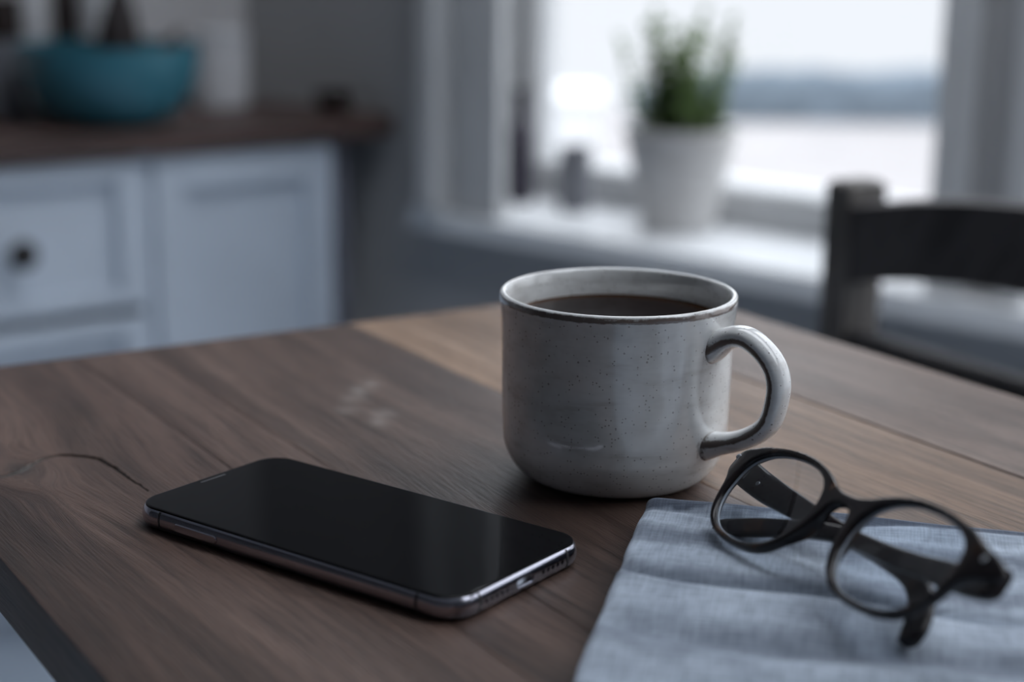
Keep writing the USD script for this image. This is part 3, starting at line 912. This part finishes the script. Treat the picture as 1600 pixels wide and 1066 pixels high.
def brown_handle(v):
    """Brown along the inner edges, where the glaze runs thin, and round the two joints."""
    k, n = 40, 90
    j = np.minimum(np.arange(len(v)) // k, n - 1)
    j[-2], j[-1] = 0, n - 1
    to = (np.array([0, 0, .0405]) + hd * .050) - hc[j]
    to -= (to @ hs)[:, None] * hs
    to /= np.linalg.norm(to, axis=1, keepdims=True)
    d = v - hc[j]
    ang_ = np.degrees(np.arctan2(np.abs(d @ hs), (d * to).sum(1)))
    edge_ = np.exp(-((ang_ - 80) / 17) ** 2) * ((d @ hs) < 0)
    rad = v @ hd
    joint = np.exp(-((rad - .0424) / .0018) ** 2) * .62
    return np.maximum(.82 * edge_, joint)


obj("handle", handle, M_mug, mug, True, prim={"brown": brown_handle})
M_coffee = MT("black_coffee", {"c": ("texture_coordinate", {}), "l": ("vector_math", {"math_type": "length"}), "r": ("rgb_ramp", {"ramp": [(0.0, (0.006, 0.004, 0.004)), (0.86, (0.007, 0.0045, 0.004)), (0.965, (0.030, 0.014, 0.007)), (1.0, (0.10, 0.05, 0.022))]}),
                              "m": ("math", {"math_type": "multiply", "value2": 25.06}), "sp": ("separate_xyz", {}), "cb": ("combine_xyz", {"z": 0.0}),
                              "p": ("principled_bsdf", {"roughness": 0.03, "ior": 1.33, "specular_ior_level": 0.06})},
              [("c.object", "sp.vector"), ("sp.x", "cb.x"), ("sp.y", "cb.y"), ("cb.vector", "l.vector1"), ("l.value", "m.value1"), ("m.value", "r.fac"), ("r.color", "p.base_color")])
cof = thing("coffee", "black coffee filling the speckled mug", "coffee", MUG)
zc = .0606
obj("liquid", lathe([(0, .0068), (.0277, .0069), (.0335, .0083), (.0370, .0128), (.0385, .022), (.0388, .040), (.0391, .055), (.0395, zc + .0006), (.0390, zc + .00015), (.0375, zc), (0, zc)], 120), M_coffee, cof, 50)

# ------------------------------------------------------------------ phone
PH = np.array([-.052434, .522983, T + .0001])
PA = 0.932923
phone = thing("smartphone", "black smartphone with a dark metal frame lying face up on the table", "smartphone", PH, PA)
WX, LY, TK, RC = .0709, .1436, .0077, .0108


def rrect(w, l, r, n=14):
    r = max(r, 1e-4)
    out = []
    for cx, cy, a0 in ((w / 2 - r, l / 2 - r, 0), (-w / 2 + r, l / 2 - r, 90), (-w / 2 + r, -l / 2 + r, 180), (w / 2 - r, -l / 2 + r, 270)):
        for k in range(n + 1):
            a = math.radians(a0 + 90 * k / n)
            out.append((cx + r * math.cos(a), cy + r * math.sin(a)))
    return np.array(out)


def slab(levels, r0=RC, w=WX, l=LY, n=14):
    """levels: (inset, z); closed stack of rounded rectangles."""
    rings = [np.c_[rrect(w - 2 * i, l - 2 * i, r0 - i, n), np.full(4 * (n + 1), z)] for i, z in levels]
    k = len(rings[0])
    V = np.vstack(rings + [[[0, 0, levels[0][1]]], [[0, 0, levels[-1][1]]]])
    F = []
    for a in range(len(rings) - 1):
        for j in range(k):
            q = (j + 1) % k
            F += [(a * k + j, a * k + q, (a + 1) * k + q), (a * k + j, (a + 1) * k + q, (a + 1) * k + j)]
    c0, c1 = len(rings) * k, len(rings) * k + 1
    for j in range(k):
        q = (j + 1) % k
        F += [(c0, q, j), (c1, (len(rings) - 1) * k + j, (len(rings) - 1) * k + q)]
    m = tm(V, F)
    if m.volume < 0:
        m.invert()
    return m


HT = TK / 2
prof = [(.0017 * (1 - math.cos(a)) + .0006 * max(0, abs(math.sin(a)) - .8), HT + (HT - .0003) * math.sin(a)) for a in np.linspace(-math.pi / 2, math.pi / 2, 15)]
frame = t2m(slab(prof))
ybot = -LY / 2
slot = t2m(slab([(0, -.003), (0, .003)], .0014, .0090, .0029, 6)).rotate((90, 0, 0)).translate((0, ybot, HT))
frame = frame - slot
holes = []
for k in range(6):
    for sgn in (-1, 1):
        c = m3.Manifold.cylinder(.004, .00075, .00075, 16, True).rotate((90, 0, 0)).translate((sgn * (.0095 + .0026 * k), ybot, HT))
        holes.append(c)
frame = frame - m3.Manifold.batch_boolean(holes, m3.OpType.Add)
M_frame = plain("dark_steel", (0.46, 0.46, 0.53), 0.14, 1.0)
M_screen = MT("black_screen_glass", {"p": ("principled_bsdf", {"base_color": (0.0035, 0.0035, 0.004), "roughness": 0.04, "ior": 1.2})})
M_band = plain("antenna_plastic", (0.03, 0.03, 0.034), 0.5)
M_port = plain("port_metal", (0.55, 0.57, 0.62), 0.25, 1.0)
obj("frame", m2t(frame), M_frame, phone, 35)
obj("front_glass", slab([(.0014, TK - .0011), (.0012, TK - .0004), (.0013, TK - .0001), (.0017, TK + .0001), (.0024, TK + .00015)]), M_screen, phone, 40)
obj("back_glass", slab([(.0024, .0000), (.0015, .0001), (.0014, .0009)]), M_screen, phone, 40)
bigger = t2m(slab([(i - .00004, z) for i, z in prof[2:-2]]))
smaller = t2m(slab([(i + .0004, z) for i, z in prof]))
ringm = bigger - smaller
for sx in (-1, 1):
    for sy in (-1, 1):
        bxm = m3.Manifold.cube((.02, .0010, .02), True).translate((sx * WX / 2, sy * (LY / 2 - .0150), HT))
        obj("antenna_band", m2t(ringm ^ bxm), M_band, phone, 30)
for sx, sy in ((-1, -1), (1, -1), (1, 1)):
    bxm = m3.Manifold.cube((.0010, .02, .02), True).translate((sx * (WX / 2 - .0125), sy * LY / 2, HT))
    obj("antenna_band", m2t(ringm ^ bxm), M_band, phone, 30)
# charging port: metal lining set in the slot
lin = t2m(slab([(0.00001, -.0027), (0.00001, .0003)], .00139, .00898, .00288, 6)) - t2m(slab([(0, -.01), (0, .0018)], .0008, .0078, .0017, 6).apply_translation((0, 0, -.003)))
liner = (t2m(slab([(.00002, 0), (.00002, .0024)], .00138, .0090, .0029, 6)) - t2m(slab([(0, .0008), (0, .01)], .0009, .0080, .0019, 6)))
obj("charging_port", m2t(liner.rotate((90, 0, 0)).translate((0, ybot + .0029, HT))), M_port, phone, 30)
for k in range(6):
    for sgn in (-1, 1):
        obj("speaker_hole", m2t(m3.Manifold.cylinder(.0007, .00073, .00073, 14, True).rotate((90, 0, 0)).translate((sgn * (.0095 + .0026 * k), ybot + .0016, HT))), M_black, phone, False)
obj("side_button", m2t(t2m(slab([(.0003, -.0006), (0, -.0002), (0, .0002), (.0003, .0006)], .0014, .0205, .0029, 6)).rotate((0, 90, 0)).rotate((90, 0, 0)).translate((-WX / 2 + .0001, LY / 2 - .0330, HT))), M_frame, phone, 30)
obj("earpiece", m2t(t2m(slab([(0, 0), (0, .00006)], .0006, .0120, .0013, 5)).translate((0, LY / 2 - .0042, TK + .00013))), M_band, phone, False)

# ------------------------------------------------------------------ napkin
NO = np.array([.0471, .5407, 0])
NU, NV = np.array([.978, -.2086, 0]), np.array([-.2086, -.978, 0])
M_cloth = MT("striped_linen", {
    "a": ("attribute", {"attribute": "weave"}), "sp": ("separate_xyz", {}),
    "w1": ("wave_texture", {"wave_type": "bands", "bands_direction": "x", "scale": 300.0, "distortion": 1.2, "detail": 2.0, "detail_scale": 2.0}),
    "w2": ("wave_texture", {"wave_type": "bands", "bands_direction": "y", "scale": 300.0, "distortion": 1.2, "detail": 2.0, "detail_scale": 2.0}),
    "wm": ("math", {"math_type": "multiply"}),
    "m1": ("mapping", {"scale": (90.0, 900.0, 1.0)}), "n1": ("noise_texture", {"scale": 1.0, "detail": 3.0}),
    "m2": ("mapping", {"scale": (900.0, 90.0, 1.0)}), "n2": ("noise_texture", {"scale": 1.0, "detail": 3.0}),
    "ns": ("math", {"math_type": "add"}),
    "r1": ("rgb_ramp", {"ramp": [(0.32, (0.66, 0.66, 0.67)), (0.5, (1, 1, 1)), (0.66, (1.22, 1.22, 1.20))]}),
    "hf": ("math", {"math_type": "multiply", "value2": 0.5}),
    "rw": ("rgb_ramp", {"ramp": [(0.0, (0.86, 0.86, 0.87)), (0.6, (1.04, 1.04, 1.04))]}),
    "n3": ("noise_texture", {"scale": 60.0, "detail": 3.0}), "nq": ("noise_texture", {"scale": 38.0, "detail": 4.0, "roughness": 0.65}), "rq": ("rgb_ramp", {"ramp": [(0.3, (0.66, 0.67, 0.70)), (0.62, (1.12, 1.12, 1.12))]}), "xq": ("mix", {"mix_type": "multiply", "fac": 0.9}), "n3m": ("math", {"math_type": "multiply_add", "value2": 0.022, "value3": -0.011}), "ys": ("math", {"math_type": "add"}),
    "ym": ("math", {"math_type": "multiply", "value2": 4.0}),
    "rs": ("rgb_ramp", {"ramp": [(0.000, (.9, .9, .9)), (0.020, (.9, .9, .9)), (0.036, (.1, .1, .1)), (0.085, (.05, .05, .05)), (0.125, (.62, .62, .62)), (0.150, (.58, .58, .58)), (0.185, (0, 0, 0)),
                                 (0.225, (.05, .05, .05)), (0.262, (.55, .55, .55)), (0.285, (.5, .5, .5)), (0.32, (0, 0, 0)), (0.385, (0, 0, 0)), (0.435, (.55, .55, .55)), (0.470, (.5, .5, .5)), (0.52, (0, 0, 0)),
                                 (0.57, (0, 0, 0)), (0.61, (.55, .55, .55)), (0.65, (.5, .5, .5)), (0.70, (0, 0, 0))]}),
    "xc": ("mix", {"mix_type": "mix", "color1": (0.43, 0.495, 0.58), "color2": (0.055, 0.070, 0.105)}),
    "x1": ("mix", {"mix_type": "multiply", "fac": 1.0}), "x2": ("mix", {"mix_type": "multiply", "fac": 0.8}),
    "b": ("bump", {"strength": 0.4, "distance": 0.0005}),
    "p": ("principled_bsdf", {"roughness": 0.9, "specular_ior_level": 0.15, "sheen_weight": 0.25, "sheen_roughness": 0.5, "sheen_tint": (0.8, 0.88, 1.0)})},
    [("a.vector", "w1.vector"), ("a.vector", "w2.vector"), ("w1.fac", "wm.value1"), ("w2.fac", "wm.value2"),
     ("a.vector", "m1.vector"), ("m1.vector", "n1.vector"), ("a.vector", "m2.vector"), ("m2.vector", "n2.vector"), ("n1.fac", "ns.value1"), ("n2.fac", "ns.value2"),
     ("ns.value", "hf.value1"), ("hf.value", "r1.fac"), ("wm.value", "rw.fac"),
     ("a.vector", "sp.vector"), ("a.vector", "n3.vector"), ("n3.fac", "n3m.value1"), ("n3m.value", "ys.value1"), ("sp.y", "ys.value2"), ("ys.value", "ym.value1"), ("ym.value", "rs.fac"), ("rs.color", "xc.fac"),
     ("a.vector", "nq.vector"), ("nq.fac", "rq.fac"), ("xc.color", "xq.color1"), ("rq.color", "xq.color2"), ("xq.color", "x1.color1"), ("r1.color", "x1.color2"), ("x1.color", "x2.color1"), ("rw.color", "x2.color2"), ("x2.color", "p.base_color"),
     ("ns.value", "b.height"), ("b.normal", "p.normal")])


def wrinkle(uu, vv, seed):
    """Soft folds running mostly across the cloth."""
    f = 0
    for (v0, sl, amp, wd) in ((.016, .10, -.0012, .006), (.036, .22, -.0010, .006), (.0010, .02, .0006, .006), (.0115, .03, -.0016, .0035), (.0635, .24, -.0036, .0032), (.074, .22, .0006, .007), (.107, .16, -.0030, .008), (.120, .15, .0010, .009), (.140, .1, -.0024, .008)):
        c = v0 + sl * uu - .9 * uu ** 2 + .003 * np.sin(uu * 70 + v0 * 400)
        f = f + amp * np.exp(-((vv - c) / wd) ** 2)
    p = np.stack([uu * 26, vv * 34, 0 * uu + seed], -1)
    return f + .0011 * (meshkit.fbm(p, 3, 4) - .5)


def cloth_layer(u0, u1, v0, v1, z0, z1, seed, round_left=.004):
    nu, nv = 150, 130
    su = u0 + (u1 - u0) * np.linspace(0, 1, nu) ** 1.25
    sv = v0 + (v1 - v0) * np.linspace(0, 1, nv) ** 1.15
    uu, vv = np.meshgrid(su, sv, indexing="ij")
    edge = .0004 * np.sin(vv * 130 + seed) + .0016 * (meshkit.fbm(np.stack([vv * 60, 0 * vv, 0 * vv + seed], -1), 3, 9) - .5)
    ed2 = .0012 * (meshkit.fbm(np.stack([uu * 60, 0 * vv, 0 * vv + seed + 5], -1), 3, 9) - .5) + .004 * np.clip(uu / .12, 0, 1) * np.sin(uu * 16) * .3
    fu = np.clip(1 - (uu - u0) / .03, 0, 1)
    fv = np.clip(1 - (vv - v0) / .03, 0, 1)
    pu, pv = uu + edge * fu, vv + ed2 * fv
    d = np.minimum(uu - u0, 1e9)
    h = z1 - z0
    # rounded at the left fold and at the far edge
    ru = np.clip((uu - u0) / round_left, 0, 1)
    rv = np.clip((vv - v0) / (round_left * .55), 0, 1)
    q = np.sqrt(np.clip(1 - (1 - ru) ** 2, 0, 1)) * np.sqrt(np.clip(1 - (1 - rv) ** 2, 0, 1))
    zt_ = z0 + h * (.5 + .5 * q) + wrinkle(uu, vv, seed) * np.minimum(1, h / .006) * q
    zb_ = np.maximum(z0 + h * (.5 - .5 * q), z0)
    def P(z):
        return (NO + pu[..., None] * NU + pv[..., None] * NV + np.stack([0 * z, 0 * z, z], -1)).reshape(-1, 3)
    V = np.vstack([P(zt_), P(zb_)])
    idx = np.arange(nu * nv).reshape(nu, nv)
    a = np.stack([idx[:-1, :-1], idx[1:, :-1], idx[1:, 1:], idx[:-1, 1:]], -1).reshape(-1, 4)
    F = np.vstack([a[:, [0, 2, 1]], a[:, [0, 3, 2]], a[:, [0, 1, 2]] + nu * nv, a[:, [0, 2, 3]] + nu * nv])
    loop = np.array(list(idx[:, 0]) + list(idx[-1, 1:]) + list(idx[::-1, -1][1:]) + list(idx[0, ::-1][1:-1]))
    l2 = np.roll(loop, -1)
    F = np.vstack([F, np.stack([loop, l2, l2 + nu * nv], 1), np.stack([loop, l2 + nu * nv, loop + nu * nv], 1)])
    m = tm(V, F)
    if m.volume < 0:
        m.invert()
    return m


def weave(v):
    d = v - NO
    return np.stack([d @ NU, d @ NV + (v[:, 2] - T - .0115) * .6, 0 * v[:, 0]], 1)


nap = thing("napkin", "folded grey-blue linen napkin with darker stripes under the eyeglasses", "napkin")
obj("lower_fold", cloth_layer(.0014, .300, .0030, .235, T + .0002, T + .0056, 2.0), M_cloth, nap, True, prim={"weave": weave})
obj("upper_fold", cloth_layer(.0, .303, .0, .238, T + .0053, T + .0115, 7.0), M_cloth, nap, True, prim={"weave": weave})

# ------------------------------------------------------------------ eyeglasses
GC = np.array([0.09488438, 0.46273512, T + 0.02992856])
GU = np.array([0.36044441, -0.92814975, 0.0928325])
GV = np.array([0.65429205, 0.32250796, 0.68402524])
GW = np.array([-0.66481708, -0.18581351, 0.72352719])
glasses = thing("eyeglasses", "dark-framed eyeglasses with folded temples lying on the striped napkin", "eyeglasses")


def G(m, mm=True):
    m = m.copy()
    v = m.vertices * (.001 if mm else 1)
    m.vertices = GC + v[:, :1] * GU + v[:, 1:2] * GV + v[:, 2:3] * GW
    return m


inner = np.array([(58.9, 1), (57.8, 8.0), (52.5, 13.0), (44, 15.8), (36, 16.6), (28, 16.3), (19.5, 14.0), (13.8, 9.8), (11.2, 4), (12.0, -4), (15.6, -10.3), (22, -15), (30.5, -17), (40, -16.9), (49, -15.0), (55.3, -10.2), (58.3, -4.5)])
outer = np.array([(51, 16.6), (58, 14.8), (64.5, 12.4), (69.8, 10.5), (71.2, 8.0), (68.6, 4.4), (63.6, 1.0), (60.6, -5.0), (57.0, -11.6), (49.8, -16.8), (40, -18.8), (30, -18.9), (21.0, -17.2), (13.6, -12.0), (9.9, -7.0), (7.3, -1.0), (6.2, 3.0), (5.2, 5.6), (3.2, 7.1), (0, 7.5)])
outer_top = np.array([(0, 11.2), (3.5, 11.3), (8.5, 12.3), (14, 14.6), (20.5, 16.8), (28, 18.2), (36, 18.5), (44, 17.9)])


def closed(p, n):
    p = np.vstack([p, p[:1]])
    d = np.r_[0, np.cumsum(np.linalg.norm(np.diff(p, axis=0), axis=1))]
    return CubicSpline(d, p, bc_type="periodic")(np.linspace(0, d[-1], n, endpoint=False))


def open_(p, n):
    return spline(p, n)


half = np.vstack([open_(outer_top, 40), open_(outer, 90)])
left = half * [-1, 1]
full = Polygon(np.vstack([half, left[::-1]])).buffer(0)
lens_o = closed(inner, 90)
fr2 = full.difference(Polygon(lens_o)).difference(Polygon(lens_o * [-1, 1]))
rings_ = [np.array(fr2.exterior.coords)[:-1]] + [np.array(r.coords)[:-1] for r in fr2.interiors]
cs = m3.CrossSection(rings_, m3.FillRule.EvenOdd)
fr = m3.Manifold.extrude(cs, 3.4).translate((0, 0, -1.9))
frt = m2t(fr.refine_to_length(1.1))
frt.merge_vertices()
trimesh.smoothing.filter_taubin(frt, lamb=.5, nu=.51, iterations=9)
# the front bows a little and the end pieces turn back
fv = frt.vertices
fv[:, 2] -= .0000 * fv[:, 0] ** 2 + np.clip(np.abs(fv[:, 0]) - 61, 0, 20) ** 2 * .035
# nose side is thicker
nose = np.exp(-((np.abs(fv[:, 0]) - 9) / 4) ** 2 - ((fv[:, 1] + 3) / 7) ** 2)
fv[:, 2] -= np.where(fv[:, 2] < -.5, nose * 2.2, 0)
frt.vertices = fv
M_acet = MT("tortoise_acetate", {"c": ("geometry", {}), "n": ("noise_texture", {"scale": 95.0, "detail": 2.0, "roughness": 0.5}), "r": ("rgb_ramp", {"ramp": [(0.45, (0.008, 0.0065, 0.0075)), (0.62, (0.011, 0.008, 0.008)), (0.78, (0.055, 0.026, 0.012))]}),
                                "p": ("principled_bsdf", {"roughness": 0.10, "ior": 1.42})}, [("c.position", "n.vector"), ("n.fac", "r.fac"), ("r.color", "p.base_color")])
M_edge = plain("lens_bevel", (0.42, 0.46, 0.52), 0.15, 0.0, transmission_weight=0.4)
M_rivet = plain("hinge_metal", (0.62, 0.64, 0.68), 0.25, 1.0)
obj("front_frame", G(frt), M_acet, glasses, 50)
for s in (-1, 1):
    lp = Polygon(lens_o * [s, 1]).buffer(.4)
    cl = m3.CrossSection([np.array(lp.exterior.coords)[:-1]], m3.FillRule.EvenOdd)
    lm = m2t(m3.Manifold.extrude(cl, 1.2).translate((0, 0, -.9)).refine_to_length(3))
    vv_ = lm.vertices
    vv_[:, 2] -= (((vv_[:, 0] - s * 34.8) ** 2 + vv_[:, 1] ** 2) * -.0000)
    ln = obj("lens", G(lm), M_lens, glasses, 30)
    e_ = np.array(Polygon(lens_o * [s, 1]).buffer(-.15).exterior.coords)[:-1]
    e_ = closed(e_[::2], 120)
    obj("lens_edge", G(sweep(np.c_[np.vstack([e_, e_[:2]]), np.full(122, -.5)], (0, 0, 1), .45, .30, 8)), M_edge, ln, True, label="pale bevelled edge of the lens")


def temple(path, widths, thick, side):
    p = spline(np.array(path, float), 70)
    w = np.interp(np.linspace(0, 1, 70), np.linspace(0, 1, len(widths)), widths)
    th = np.interp(np.linspace(0, 1, 70), np.linspace(0, 1, len(thick)), thick)
    w[-1] *= .72
    w[-2] *= .92
    w[0] *= .9
    return sweep(p, side, w / 2, th / 2, 20, 3.2)


t_right = temple([(70.5, 6.6, -5.0), (61, 5.0, -7.2), (49, 4.4, -8.6), (23, 2.8, -9.6), (-8, 1.8, -9.6), (-28, -3.4, -8.2), (-46, -9.9, -6.9), (-58.5, -14.6, -6.0)], [10.5, 9, 7.2, 6, 5.6, 6.2, 7, 6.2], [3.8, 3.4, 3, 2.9, 2.9, 3, 3.2, 3.2], (0, 1, 0))
t_left = temple([(-69, 7.6, -5.2), (-62, 6.7, -8.4), (-44, 5.6, -11.6), (-22.7, 4.8, -14.2), (-5, 4.2, -15.4), (17, 2.8, -15.6), (31, -.5, -15.2), (38.2, -5.6, -14.8), (44.5, -16.6, -14.0)], [10.5, 10, 8.5, 7.2, 6.2, 6.2, 7.0, 8.4, 9.4], [3.8, 3.4, 3, 2.9, 2.9, 3, 3.4, 4.0, 4.4], (0, 1, 0))
obj("temple", G(t_right), M_acet, glasses, 50)
obj("temple", G(t_left), M_acet, glasses, 50)
for s, z0_, z1_ in ((1, -4.6, -2.6), (-1, -4.6, -2.6)):
    k = hull([(s * x, y, z) for x in (64.5, 67.5) for y in (4.6, 9.6) for z in (z0_ - .6, z1_ + .3)])
    obj("hinge", G(k), M_rivet, glasses, False, label="small metal hinge")
    rv = lathe([(0, 0), (1.0, 0), (.95, .25), (.5, .45), (0, .5)], 16)
    obj("rivet", G(move(rv, (s * 59.5, 5.9, (-6.0 if s > 0 else -7.6)))), M_rivet, glasses, 40, label="small round metal rivet")
    obj("rivet", G(move(rv, (s * 66.0, 9.0, .95))), M_rivet, glasses, 40, label="small round metal rivet")
